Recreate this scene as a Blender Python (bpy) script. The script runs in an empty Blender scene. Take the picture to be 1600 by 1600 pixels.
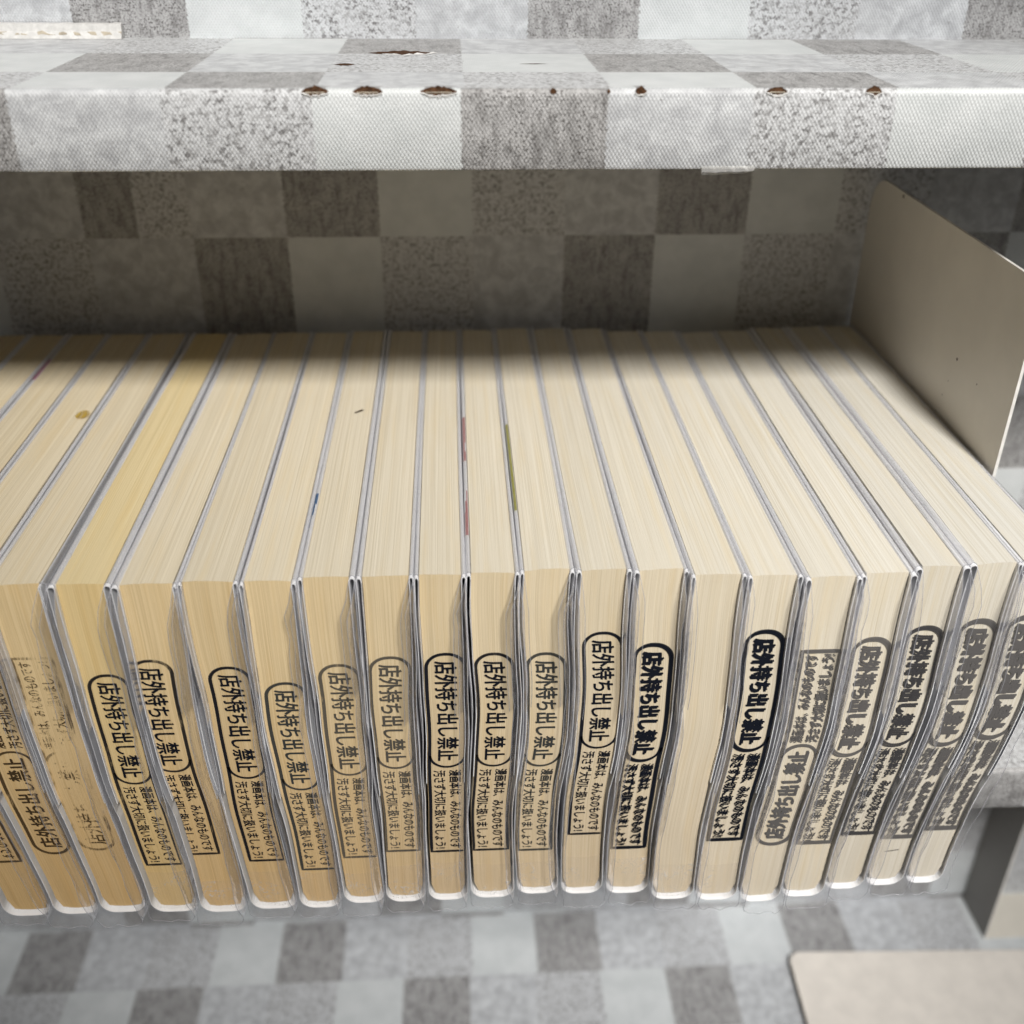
import bpy, bmesh, math, random
from mathutils import Vector, Matrix, noise as mnoise

S = bpy.context.scene
COL = S.collection
MM = 0.001
pi = math.pi

# ------------------------------------------------------------------ camera
cd = bpy.data.cameras.new('camera')
cam = bpy.data.objects.new('camera', cd); COL.objects.link(cam)
PITCH, YAW, ROLL = 0.5319, 0.0580, 0.0090
cy, sy, cp, sp = math.cos(YAW), math.sin(YAW), math.cos(PITCH), math.sin(PITCH)
R0 = Vector((cy, -sy, 0)); FW = Vector((cp*sy, cp*cy, -sp)); DN = Vector((-sp*sy, -sp*cy, -cp))
cr, sr = math.cos(ROLL), math.sin(ROLL)
RX = R0*cr - DN*sr; DY = R0*sr + DN*cr
m = Matrix.Identity(4)
for i in range(3):
    m[i][0] = RX[i]; m[i][1] = -DY[i]; m[i][2] = -FW[i]
m[2][3] = 287.2*MM
cam.matrix_world = m
cd.sensor_width = 36; cd.lens = 36*1652.6/1600
cd.clip_start = 0.01; cd.clip_end = 50
cd.dof.use_dof = True; cd.dof.focus_distance = 0.312; cd.dof.aperture_fstop = 9.5
S.camera = cam

# ------------------------------------------------------------------ world, lamps, exposure
W = bpy.data.worlds.new('World'); S.world = W; W.use_nodes = True
bg = W.node_tree.nodes['Background']
bg.inputs[0].default_value = (0.93, 0.96, 1.0, 1); bg.inputs[1].default_value = 0.04

def area(name, loc, target, size, power, col, size_y=None, spread=180):
    l = bpy.data.lights.new(name, 'AREA'); l.energy = power; l.color = col; l.size = size
    if size_y: l.shape = 'RECTANGLE'; l.size_y = size_y
    l.spread = math.radians(spread)
    o = bpy.data.objects.new(name, l); COL.objects.link(o)
    o.location = loc
    o.rotation_euler = (Vector(target)-Vector(loc)).to_track_quat('-Z', 'Y').to_euler()
    return o
TG = Vector((0.05, 0.29, 0.13))
area('ceiling_lamp', TG+Vector((0.17, -0.70, 0.76))*1.6, Vector((0.13, 0.30, 0.05)), 0.2, 1.06, (1.0, 0.978, 0.945), 0.26, 26.5)
area('added_shelf_fill', TG+Vector((-0.10, -0.70, 0.76))*1.6, Vector((-0.21, 0.28, 0.35)), 0.24, 0.56, (1.0, 0.978, 0.945), 0.22, 24)  # unseen lamp, added to brighten only the upper left
area('added_right_fill', (0.66, -0.34, 0.56), (0.30, 0.35, -0.15), 0.3, 0.18, (0.93, 0.96, 1.0), None, 60)  # unseen fill, added close on the right so brightness drops leftward

S.view_settings.view_transform = 'Standard'; S.view_settings.look = 'None'
S.view_settings.exposure = 0.0; S.view_settings.gamma = 1.0
S.view_settings.use_curve_mapping = False
S.render.engine = 'CYCLES'
S.cycles.transparent_max_bounces = 40
S.cycles.max_bounces = 12
S.cycles.diffuse_bounces = 6
S.cycles.caustics_reflective = False; S.cycles.caustics_refractive = False

# ------------------------------------------------------------------ node helpers
def mat(name):
    M = bpy.data.materials.new(name); M.use_nodes = True
    nt = M.node_tree
    for n in list(nt.nodes): nt.nodes.remove(n)
    out = nt.nodes.new('ShaderNodeOutputMaterial')
    return M, nt, out
def N(nt, t, **k):
    n = nt.nodes.new('ShaderNode'+t)
    for a, b in k.items():
        if hasattr(n, a): setattr(n, a, b)
    return n
def put(nt, sock, v):
    if isinstance(v, bpy.types.NodeSocket): nt.links.new(v, sock)
    elif v is not None:
        try: sock.default_value = v
        except Exception: sock.default_value = (*v, 1) if len(v) == 3 else v
def mth(nt, op, a, b=None, c=None, clamp=False):
    n = N(nt, 'Math', operation=op, use_clamp=clamp)
    for i, v in enumerate((a, b, c)):
        if v is not None: put(nt, n.inputs[i], v)
    return n.outputs[0]
def mixc(nt, f, a, b, mode='MIX'):
    n = N(nt, 'Mix', data_type='RGBA', blend_type=mode)
    put(nt, n.inputs[0], f); put(nt, n.inputs[6], a); put(nt, n.inputs[7], b)
    return n.outputs[2]
def smooth(nt, v, a, b, c=0.0, d=1.0):
    n = N(nt, 'MapRange', interpolation_type='SMOOTHSTEP')
    put(nt, n.inputs[0], v)
    for i, x in enumerate((a, b, c, d)): put(nt, n.inputs[i+1], x)
    return n.outputs[0]
def noise(nt, vec, scale, detail=2, rough=0.5, dist=0.0):
    n = N(nt, 'TexNoise')
    put(nt, n.inputs['Vector'], vec); n.inputs['Scale'].default_value = scale
    n.inputs['Detail'].default_value = detail; n.inputs['Roughness'].default_value = rough
    n.inputs['Distortion'].default_value = dist
    return n.outputs['Fac']
def scalev(nt, vec, s, off=None):
    n = N(nt, 'VectorMath', operation='MULTIPLY'); put(nt, n.inputs[0], vec); n.inputs[1].default_value = s
    if off is None: return n.outputs[0]
    a = N(nt, 'VectorMath', operation='ADD'); put(nt, a.inputs[0], n.outputs[0]); put(nt, a.inputs[1], off)
    return a.outputs[0]
def rgb(c): return (c[0], c[1], c[2], 1)

def principled(nt, out, col, rough=0.5, spec=0.3, bump=None, bstr=0.3, bdist=0.0003, **k):
    p = N(nt, 'BsdfPrincipled')
    put(nt, p.inputs['Base Color'], col); put(nt, p.inputs['Roughness'], rough)
    p.inputs['Specular IOR Level'].default_value = spec
    if bump is not None:
        b = N(nt, 'Bump'); b.inputs['Strength'].default_value = bstr; b.inputs['Distance'].default_value = bdist
        put(nt, b.inputs['Height'], bump); nt.links.new(b.outputs[0], p.inputs['Normal'])
    nt.links.new(p.outputs[0], out.inputs[0])
    return p

# ------------------------------------------------------------------ materials
def wallpaper_mat(name, tint=(1, 1, 1)):
    """printed check wallpaper: UV in cells, four kinds of cell by column, woven emboss"""
    M, nt, out = mat(name)
    uv = N(nt, 'UVMap').outputs[0]
    wob = N(nt, 'TexNoise'); put(nt, wob.inputs['Vector'], uv); wob.inputs['Scale'].default_value = 34; wob.inputs['Detail'].default_value = 4
    wo = scalev(nt, wob.outputs['Color'], (0.075, 0.0, 0), (-0.0375, 0, 0))
    ad = N(nt, 'VectorMath', operation='ADD'); put(nt, ad.inputs[0], uv); put(nt, ad.inputs[1], wo)
    sx = N(nt, 'SeparateXYZ'); put(nt, sx.inputs[0], ad.outputs[0])
    fu = mth(nt, 'FLOOR', sx.outputs[0])
    t = mth(nt, 'FLOORED_MODULO', fu, 4.0)
    n_soft = noise(nt, uv, 3.2, 4, 0.6)
    n_cloud = noise(nt, scalev(nt, uv, (1, 1, 1), (7.3, 2.1, 0)), 6.0, 5, 0.65, 0.4)
    n_speck = noise(nt, uv, 26, 4, 0.65, 0.25)
    n_clump = noise(nt, scalev(nt, uv, (1, 1, 1), (3.3, 5.1, 0)), 5.5, 3, 0.6)
    n_fine = noise(nt, uv, 52, 3, 0.65, 0.2)
    # dark cell
    n_smear = noise(nt, scalev(nt, uv, (13, 3.5, 1), (1.7, 4.2, 0)), 1.0, 4, 0.65, 0.3)
    n_mid = noise(nt, scalev(nt, uv, (1, 1, 1), (9.1, 3.3, 0)), 13, 5, 0.7, 0.3)
    dk = mixc(nt, smooth(nt, n_cloud, 0.3, 0.7), rgb((0.40, 0.392, 0.386)), rgb((0.52, 0.51, 0.502)))
    dk = mixc(nt, smooth(nt, n_smear, 0.46, 0.7, 0.0, 0.7), dk, rgb((0.17, 0.162, 0.157)))
    dspk = mth(nt, 'MULTIPLY', smooth(nt, n_fine, 0.49, 0.62), smooth(nt, n_clump, 0.25, 0.6, 0.4, 1.0))
    dk = mixc(nt, mth(nt, 'MULTIPLY', dspk, 0.85), dk, rgb((0.07, 0.063, 0.058)))
    dk = mixc(nt, smooth(nt, n_mid, 0.53, 0.68, 0.0, 0.55), dk, rgb((0.12, 0.113, 0.108)))
    # marbled cell
    mb = mixc(nt, smooth(nt, n_cloud, 0.3, 0.72), rgb((0.46, 0.465, 0.475)), rgb((0.70, 0.71, 0.715)))
    mb = mixc(nt, mth(nt, 'MULTIPLY', smooth(nt, n_speck, 0.58, 0.7), smooth(nt, n_clump, 0.48, 0.66)), mb, rgb((0.30, 0.29, 0.29)))
    # speckled cell
    spk = mth(nt, 'MULTIPLY', smooth(nt, n_speck, 0.47, 0.62), smooth(nt, n_clump, 0.32, 0.58, 0.25, 1.0))
    sk = mixc(nt, mth(nt, 'MULTIPLY', spk, 0.85), rgb((0.66, 0.665, 0.67)), rgb((0.15, 0.142, 0.14)))
    sk = mixc(nt, smooth(nt, n_mid, 0.5, 0.66, 0.0, 0.6), sk, rgb((0.27, 0.262, 0.258)))
    sk = mixc(nt, smooth(nt, n_fine, 0.58, 0.68, 0.0, 0.6), sk, rgb((0.12, 0.113, 0.11)))
    # plain cell
    pl = mixc(nt, smooth(nt, n_soft, 0.3, 0.7), rgb((0.63, 0.65, 0.645)), rgb((0.72, 0.735, 0.73)))
    c = dk
    for k, other in ((1, mb), (2, sk), (3, pl)):
        f = mth(nt, 'COMPARE', t, float(k), 0.1)
        c = mixc(nt, f, c, other)
    c = mixc(nt, 1.0, c, rgb(tint), 'MULTIPLY')
    # weave emboss in mm (a cell is 37.35 mm)
    s2 = N(nt, 'SeparateXYZ'); put(nt, s2.inputs[0], uv)
    a = mth(nt, 'MULTIPLY', s2.outputs[0], 37.35*2*pi/1.03); b = mth(nt, 'MULTIPLY', s2.outputs[1], 37.35*2*pi/1.6)
    w1 = mth(nt, 'SINE', a); w2 = mth(nt, 'COSINE', b)
    h = mth(nt, 'ADD', mth(nt, 'MULTIPLY', w1, w2), mth(nt, 'MULTIPLY_ADD', n_fine, 1.4, mth(nt, 'MULTIPLY', n_cloud, 3.0)))
    c = mixc(nt, smooth(nt, mth(nt, 'MULTIPLY', w1, w2), -1.0, 0.1, 0.15, 0.0), c, rgb((0.18, 0.17, 0.16)))  # hollows of the emboss also darkened in the colour, painted shade
    principled(nt, out, c, 0.4, 0.45, h, 0.5, 0.0002)
    return M
M_WALL = wallpaper_mat('check_wallpaper')
M_WALL_COOL = wallpaper_mat('check_wallpaper_cool', (0.96, 0.975, 1.0))

def plain_mat(name, col, rough=0.5, spec=0.3, nscale=60, var=0.12, bump=0.15):
    M, nt, out = mat(name)
    co = N(nt, 'TexCoord').outputs['Object']
    n = noise(nt, co, nscale, 4, 0.6)
    c = mixc(nt, smooth(nt, n, 0.3, 0.7), rgb([x*(1-var) for x in col]), rgb([min(1, x*(1+var)) for x in col]))
    principled(nt, out, c, rough, spec, noise(nt, co, nscale*20, 3), bump, 0.0001)
    return M
M_ENAMEL = plain_mat('cream_enamel', (0.68, 0.64, 0.565), 0.33, 0.4, 18, 0.06, 0.25)
M_ENAMEL_SHADED = plain_mat('shaded_enamel', (0.22, 0.21, 0.195), 0.4, 0.4, 25, 0.03, 0.25)  # bookend enamel with the compartment's shade painted in as dark grey
M_EDGE = plain_mat('worn_metal_edge', (0.72, 0.70, 0.66), 0.3, 0.5, 200, 0.1)
M_CHIP = plain_mat('brown_chip', (0.06, 0.04, 0.025), 0.8, 0.1, 400, 0.4)
M_BOARD = plain_mat('board_edge', (0.42, 0.37, 0.29), 0.7, 0.2, 300, 0.25)
M_KRAFT_SHADE = plain_mat('shaded_torn_kraft', (0.075, 0.038, 0.02), 0.9, 0.1, 900, 0.5, 0.6)  # brown kraft with the dark inside of the holes painted in
M_TORN = plain_mat('torn_white_paper', (0.66, 0.65, 0.63), 0.8, 0.1, 500, 0.1, 0.6)
M_CARD = plain_mat('cream_card', (0.78, 0.73, 0.67), 0.75, 0.15, 90, 0.05, 0.5)

# page block: object colour = tint of the paper
M_PAGE, nt, out = mat('page_edges')
uv = N(nt, 'UVMap').outputs[0]
oi = N(nt, 'ObjectInfo')
off = N(nt, 'CombineXYZ'); put(nt, off.inputs[2], mth(nt, 'MULTIPLY', oi.outputs['Random'], 90.0))
def stre(su, sv): return scalev(nt, uv, (su, sv, 0), off.outputs[0])
n1 = noise(nt, stre(5.5, 0.007), 1.0, 3, 0.75)
n2 = noise(nt, stre(2.6, 0.004), 1.0, 2, 0.6)
n3 = noise(nt, stre(0.35, 0.02), 1.0, 4, 0.6)
n4 = noise(nt, stre(6, 1.2), 1.0, 3, 0.6)
base = oi.outputs['Color']
c = mixc(nt, smooth(nt, n1, 0.34, 0.6), mixc(nt, 1.0, base, rgb((0.80, 0.77, 0.71)), 'MULTIPLY'), base)
c = mixc(nt, smooth(nt, n1, 0.62, 0.8, 0, 0.4), c, rgb((0.84, 0.80, 0.72)))
c = mixc(nt, smooth(nt, n2, 0.62, 0.72, 0, 0.55), c, mixc(nt, 1.0, base, rgb((0.70, 0.64, 0.54)), 'MULTIPLY'))
c = mixc(nt, smooth(nt, n3, 0.45, 0.75, 0, 0.45), c, mixc(nt, 1.0, base, rgb((0.93, 0.84, 0.66)), 'MULTIPLY'))
c = mixc(nt, smooth(nt, n4, 0.6, 0.8, 0, 0.16), c, rgb((0.35, 0.29, 0.2)))
# cut-edge tan with painted shade, deeper towards the spine (strength in vertex layer)
front_attr = N(nt, 'Attribute', attribute_name='front_tan_shade')
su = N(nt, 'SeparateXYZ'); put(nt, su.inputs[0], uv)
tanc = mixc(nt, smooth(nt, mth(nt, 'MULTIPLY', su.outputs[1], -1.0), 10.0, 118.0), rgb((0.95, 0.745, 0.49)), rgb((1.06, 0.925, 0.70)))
c = mixc(nt, front_attr.outputs['Fac'], c, mixc(nt, 1.0, c, tanc, 'MULTIPLY'))
principled(nt, out, c, 0.8, 0.12, n1, 0.5, 0.00022)

# dust jacket paper
def jacket_mat(name, col):
    M, nt, out = mat(name)
    co = N(nt, 'TexCoord').outputs['Object']
    n = noise(nt, co, 90, 3)
    c = mixc(nt, n, rgb([x*0.88 for x in col]), rgb(col))
    principled(nt, out, c, 0.35, 0.4)
    return M
M_JACKET = jacket_mat('jacket_white', (0.87, 0.87, 0.885))
PRINT = dict(pink=jacket_mat('jacket_pink', (0.55, 0.07, 0.24)), blue=jacket_mat('jacket_blue', (0.03, 0.14, 0.33)),
             red=jacket_mat('jacket_red', (0.52, 0.22, 0.22)), olive=jacket_mat('jacket_olive', (0.42, 0.40, 0.06)))

# clear sleeve film
M_FILM, nt, out = mat('clear_sleeve_film')
co = N(nt, 'TexCoord').outputs['Object']
lw = N(nt, 'LayerWeight'); lw.inputs['Blend'].default_value = 0.22
sc = noise(nt, scalev(nt, co, (900, 900, 200)), 1.0, 3, 0.6)
bp = N(nt, 'Bump'); bp.inputs['Strength'].default_value = 0.42; bp.inputs['Distance'].default_value = 0.0007
put(nt, bp.inputs['Height'], noise(nt, scalev(nt, co, (1, 1, 0.35)), 230, 4, 0.65, 0.6))
tr = N(nt, 'BsdfTransparent'); tr.inputs[0].default_value = (0.98, 0.98, 0.985, 1)
gl = N(nt, 'BsdfGlossy'); gl.inputs['Roughness'].default_value = 0.09; gl.inputs[0].default_value = (0.95, 0.95, 0.98, 1)
nt.links.new(bp.outputs[0], gl.inputs['Normal'])
df = N(nt, 'BsdfDiffuse'); df.inputs[0].default_value = (0.72, 0.72, 0.75, 1)
m1 = N(nt, 'MixShader'); put(nt, m1.inputs[0], mth(nt, 'MULTIPLY_ADD', lw.outputs['Fresnel'], 0.34, 0.015, True))
nt.links.new(tr.outputs[0], m1.inputs[1]); nt.links.new(gl.outputs[0], m1.inputs[2])
m2 = N(nt, 'MixShader'); put(nt, m2.inputs[0], smooth(nt, sc, 0.5, 0.8, 0.02, 0.12))
nt.links.new(m1.outputs[0], m2.inputs[1]); nt.links.new(df.outputs[0], m2.inputs[2])
nt.links.new(m2.outputs[0], out.inputs[0])
M_SCUFF_GLINT, nt, out = mat('scuff_glint_film')  # swirl scuffs, with the film's glints painted in as white bands
co = N(nt, 'TexCoord').outputs['Object']
oi = N(nt, 'ObjectInfo'); off = N(nt, 'CombineXYZ'); put(nt, off.inputs[1], mth(nt, 'MULTIPLY', oi.outputs['Random'], 40.0))
vv = scalev(nt, co, (170, 170, 170), off.outputs[0])
sw = noise(nt, vv, 1.0, 2, 0.5, 3.2); sw2 = noise(nt, vv, 0.6, 2, 0.5)
band = mth(nt, 'SUBTRACT', 1.0, smooth(nt, mth(nt, 'ABSOLUTE', mth(nt, 'SUBTRACT', sw, 0.5)), 0.0, 0.022))
tr = N(nt, 'BsdfTransparent'); tr.inputs[0].default_value = (0.985, 0.98, 0.975, 1)
df = N(nt, 'BsdfDiffuse'); df.inputs[0].default_value = (0.9, 0.88, 0.86, 1)
mx = N(nt, 'MixShader'); put(nt, mx.inputs[0], mth(nt, 'MULTIPLY_ADD', mth(nt, 'MULTIPLY', band, smooth(nt, sw2, 0.45, 0.62)), 0.5, 0.035))
nt.links.new(tr.outputs[0], mx.inputs[1]); nt.links.new(df.outputs[0], mx.inputs[2]); nt.links.new(mx.outputs[0], out.inputs[0])
# thick welded rim of the film
M_RIM, nt, out = mat('clear_sleeve_rim')
tr = N(nt, 'BsdfTransparent'); tr.inputs[0].default_value = (0.8, 0.8, 0.82, 1)
pr = N(nt, 'BsdfPrincipled'); pr.inputs['Base Color'].default_value = (0.66, 0.66, 0.69, 1); pr.inputs['Roughness'].default_value = 0.12
mx = N(nt, 'MixShader'); mx.inputs[0].default_value = 0.34
nt.links.new(tr.outputs[0], mx.inputs[1]); nt.links.new(pr.outputs[0], mx.inputs[2]); nt.links.new(mx.outputs[0], out.inputs[0])

# stamp ink: object colour rgb = ink, alpha = how solid
M_INK, nt, out = mat('stamp_ink')
co = N(nt, 'TexCoord').outputs['Object']
oi = N(nt, 'ObjectInfo')
off = N(nt, 'CombineXYZ'); put(nt, off.inputs[0], mth(nt, 'MULTIPLY', oi.outputs['Random'], 50.0))
v = scalev(nt, co, (1000, 1000, 1000), off.outputs[0])
nf = noise(nt, scalev(nt, v, (2.4, 1, 0.5)), 1.0, 3, 0.65); nb = noise(nt, v, 0.09, 2, 0.5)
al = oi.outputs['Alpha']
ns = noise(nt, scalev(nt, v, (3.5, 1, 0.03)), 1.0, 2, 0.6)
nf = mth(nt, 'MULTIPLY_ADD', ns, 0.5, mth(nt, 'MULTIPLY', nf, 0.55))
k = mth(nt, 'ADD', mth(nt, 'MULTIPLY', nf, 0.9), mth(nt, 'MULTIPLY', nb, 1.15))
thr = mth(nt, 'MULTIPLY_ADD', al, -0.78, 1.36)
cov = mth(nt, 'MULTIPLY', smooth(nt, mth(nt, 'SUBTRACT', k, thr), -0.16, 0.16), mth(nt, 'MULTIPLY_ADD', al, 0.45, 0.5, True))
tr = N(nt, 'BsdfTransparent')
df = N(nt, 'BsdfDiffuse'); put(nt, df.inputs[0], oi.outputs['Color'])
mx = N(nt, 'MixShader'); put(nt, mx.inputs[0], cov)
nt.links.new(tr.outputs[0], mx.inputs[1]); nt.links.new(df.outputs[0], mx.inputs[2]); nt.links.new(mx.outputs[0], out.inputs[0])

M_TAPE, nt, out = mat('clear_tape')
tr = N(nt, 'BsdfTransparent'); tr.inputs[0].default_value = (0.92, 0.92, 0.9, 1)
pr = N(nt, 'BsdfPrincipled'); pr.inputs['Base Color'].default_value = (0.75, 0.74, 0.72, 1); pr.inputs['Roughness'].default_value = 0.15
mx = N(nt, 'MixShader'); mx.inputs[0].default_value = 0.3
nt.links.new(tr.outputs[0], mx.inputs[1]); nt.links.new(pr.outputs[0], mx.inputs[2]); nt.links.new(mx.outputs[0], out.inputs[0])

def lerp(a, b, t): return a+(b-a)*t
# ------------------------------------------------------------------ object helpers
def link(name, me, parent=None, mats=(), smooth_faces=False):
    o = bpy.data.objects.new(name, me); COL.objects.link(o)
    for x in mats: me.materials.append(x)
    if parent: o.parent = parent
    if smooth_faces:
        for p in me.polygons: p.use_smooth = True
    return o
def mesh(name, verts, faces, uvs=None, mi=None):
    me = bpy.data.meshes.new(name)
    me.from_pydata([tuple(c*MM for c in v) for v in verts], [], faces)
    if uvs is not None:
        l = me.uv_layers.new(name='UVMap')
        for p in me.polygons:
            for li, vi in zip(p.loop_indices, p.vertices): l.data[li].uv = uvs[vi]
    if mi:
        for p, k in zip(me.polygons, mi): p.material_index = k
    me.update()
    return me
def tag(o, label=None, cat=None, group=None, kind=None):
    for k, x in (('label', label), ('category', cat), ('group', group), ('kind', kind)):
        if x: o[k] = x
    return o
def empty(name, loc=(0, 0, 0)):
    o = bpy.data.objects.new(name, None); COL.objects.link(o)
    o.location = Vector(loc)*MM; o.empty_display_size = 0.01
    return o
def box(name, lo, hi, M, parent=None, bevel=0.0):
    bm = bmesh.new(); bmesh.ops.create_cube(bm, size=1)
    for v in bm.verts:
        v.co = Vector([(lo[i] if v.co[i] < 0 else hi[i])*MM for i in range(3)])
    if bevel: bmesh.ops.bevel(bm, geom=bm.edges[:], offset=bevel*MM, segments=3, affect='EDGES', profile=0.5)
    me = bpy.data.meshes.new(name); bm.to_mesh(me); bm.free()
    return link(name, me, parent, [M])

CELL = 37.35
class Sheets:
    """strips of printed paper: each strip is a quad grid with its own UV in cells"""
    def __init__(s): s.v = []; s.f = []; s.u = []
    def strip(s, P, a0, a1, b0, b1, na=1, nb=1, uo=0.0, vo=0.0, udir=1, ucell=CELL):
        """P(a,b) -> point (mm); u = (a-uo)/cell*udir, v=(b-vo)/cell"""
        k = len(s.v)
        for j in range(nb+1):
            for i in range(na+1):
                a = a0+(a1-a0)*i/na; b = b0+(b1-b0)*j/nb
                s.v.append(P(a, b)); s.u.append(((a-uo)/ucell, (b-vo)/CELL))
        for j in range(nb):
            for i in range(na):
                q = k+j*(na+1)+i
                s.f.append((q, q+1, q+na+2, q+na+1))
    def build(s, name, M, parent=None, sm=False):
        return link(name, mesh(name, s.v, s.f, s.u), parent, [M], sm)

# ------------------------------------------------------------------ the shelves and walls
SH_F = 282.5            # front of the upper shelf
UP_Z, TH = 244.0, 19.9  # upper shelf top, thickness
WALL_Y, WALL_UP = 427.6, 387.0
LOW_Z = -247.8
X0, X1 = -620, 640

# rows: u origin so that floor(u)%4 -> 0 dark 1 marbled 2 speckled 3 plain (running +x); mirrored paper uses negative cell
def shelf_rows(sh, z, yf, yb, first, rows, org, zfun=None, dx=0.0):
    y = yf; k = 0; depth = first
    while y < yb-0.01:
        y2 = min(yb, y+depth)
        dark = rows[k % len(rows)]
        sh.strip(lambda a, b: (a, b, z), X0, X1, y, y2, 40, 1, org+dark*CELL, yf-11+13*k)
        y = y2; depth = CELL; k += 1
def face_strip(sh, yf, ztop, zbot, org, dz=0.0):
    sh.strip(lambda a, b: (a, yf, b), X0, X1, zbot, ztop, 40, 1, org, zbot-6)

def build_shelf(name, label, ztop, yf, yb, first, rows, org, face_org, cat='shelf'):
    t = empty(name, (0, yb, ztop)); tag(t, label, cat)
    def loc(o): o.location = -t.location; return o
    # core board, kept inside the paper
    o = loc(box('board', (X0, yf+0.6, ztop-TH+0.0), (X1, yb, ztop-0.6), M_BOARD, t))
    r = 1.6
    sh = Sheets()
    shelf_rows(sh, ztop, yf+r, yb, first-r, rows, org)
    # rounded nose continues the first row a little, then the face
    loc(sh.build('top_paper', M_WALL, t))
    sh = Sheets()
    k = 6
    pts = [(yf+r-r*math.sin(a*pi/2/k), ztop-r+r*math.cos(a*pi/2/k)) for a in range(k+1)] + [(yf, ztop-TH+0.9), (yf+0.5, ztop-TH+0.1)]
    arc = [0]
    for i in range(1, len(pts)): arc.append(arc[-1]+math.dist(pts[i-1], pts[i]))
    nx = 220
    base = len(sh.v)
    for i, (y, z) in enumerate(pts):
        for j in range(nx+1):
            x = X0+(X1-X0)*j/nx
            wv = 0.12*mnoise.noise(Vector((x*0.05, i*0.3, ztop)))
            sh.v.append((x, y-wv*(1 if 2 < i else 0.3), z)); sh.u.append(((x-face_org)/CELL, (6-arc[i])/CELL))
    for i in range(len(pts)-1):
        for j in range(nx):
            q = base+i*(nx+1)+j; sh.f.append((q, q+nx+1, q+nx+2, q+1))
    loc(sh.build('front_paper', M_WALL, t, True))
    return t
up = build_shelf('upper_shelf', 'shelf board above the books in grey check paper with torn holes along its edge', UP_Z, SH_F, WALL_UP, 28.6, [1, 0, -2], 40.9, -109.5+3*CELL)
mid = build_shelf('book_shelf', 'middle shelf board in grey check paper carrying the row of books', 0.0, 286.0, WALL_Y, 28.6, [2, 0, 1, 3], 50, 30)
# lower shelf: rows counted from the wall; dark cells at x = -109 (back row) and -35.5 (next)
sh = Sheets()
yb = WALL_Y; y = 386.9; rows = [(-109.5, WALL_Y, 386.9), (-36.8, 386.9, 386.9-CELL), (-73, 349.55, 312.2), (-147, 312.2, 286)]
for org, ya, yc in rows:
    sh.strip(lambda a, b: (a, b, LOW_Z), X0, X1, yc, ya, 40, 1, org, yc)
low = empty('lower_shelf', (0, WALL_Y, LOW_Z)); tag(low, 'empty lower shelf board in check paper beneath the row of books', 'shelf')
o = sh.build('top_paper', M_WALL_COOL, low); o.location = -low.location
o = box('board', (X0, 286.6, LOW_Z-20), (X1, WALL_Y, LOW_Z-0.6), M_BOARD, low); o.location = -low.location
sh = Sheets(); sh.strip(lambda a, b: (a, 286, b), X0, X1, LOW_Z-20, LOW_Z, 40, 1, 10, LOW_Z-20)
o = sh.build('front_paper', M_WALL_COOL, low); o.location = -low.location

def wall(name, label, yw, z0, z1, rowz, rows, org, M, seam=None):
    """rows: list of (ztop, zbot, x of a dark cell's left edge), mirrored paper"""
    sh = Sheets()
    for zt, zb, dark in rows:
        xs = X0 if seam is None else seam
        # mirrored order to the shelf paper: u runs -x
        k = len(sh.v)
        n = 40
        for (xa, xb, dk) in ([(xs, X1, dark)] + ([] if seam is None else [(X0, seam, LEFT_DARK[len(sh.f)//80 % 4])])):
            k = len(sh.v)
            for j in range(2):
                for i in range(n+1):
                    x = xa+(xb-xa)*i/n; z = zb if j == 0 else zt
                    sh.v.append((x, yw, z)); sh.u.append((-(x-dk-CELL)/CELL, (z-zb)/CELL+3*len(sh.f)/80))
            for i in range(n):
                q = k+i; sh.f.append((q, q+1, q+n+2, q+n+1))
    t = empty(name, (0, yw, z0)); tag(t, label, 'wall panel')
    o = sh.build('wall_paper', M, t); o.location = -t.location
    o = box('backing', (X0, yw+0.6, z0), (X1, yw+12, z1), M_BOARD, t); o.location = -t.location
    return t
LEFT_DARK = (-200, -146.7, -258, -180)   # left of the paper seam the check starts afresh
zr = 287.2-121.5
# row 1 dark at j=1, row 2 at j=0, next rows shift by one
ob = -104.2
wall('back_wall', 'check papered back panel seen above the books under the upper shelf', WALL_Y, 0.0, UP_Z-TH,
     zr, [(UP_Z-TH, zr+CELL, ob+3*CELL), (zr+CELL, zr, ob+CELL), (zr, zr-CELL-7, ob), (zr-CELL-7, zr-2*CELL, ob+2*CELL), (zr-2*CELL, zr-3*CELL, ob+CELL), (zr-3*CELL, 0, ob)], ob, M_WALL, seam=-125.5)
wall('upper_back_wall', 'check papered panel rising behind the top of the upper shelf', WALL_UP, UP_Z, UP_Z+260, 0,
     [(UP_Z+25, UP_Z, 26.3-4*CELL), (UP_Z+25+CELL, UP_Z+25, 26.3-3*CELL)] + [(UP_Z+25+CELL*(k+1), UP_Z+25+CELL*k, 26.3-(k % 4)*CELL) for k in range(1, 6)], 0, M_WALL_COOL)
zl = -20.5
wall('lower_back_wall', 'check papered back panel of the lower compartment under the books', WALL_Y, LOW_Z, -20.2, 0,
     [(-20.2-CELL*k, max(LOW_Z, -20.2-CELL*(k+1)), -90+CELL*(k % 4)) for k in range(7)], 0, M_WALL_COOL)

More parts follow.
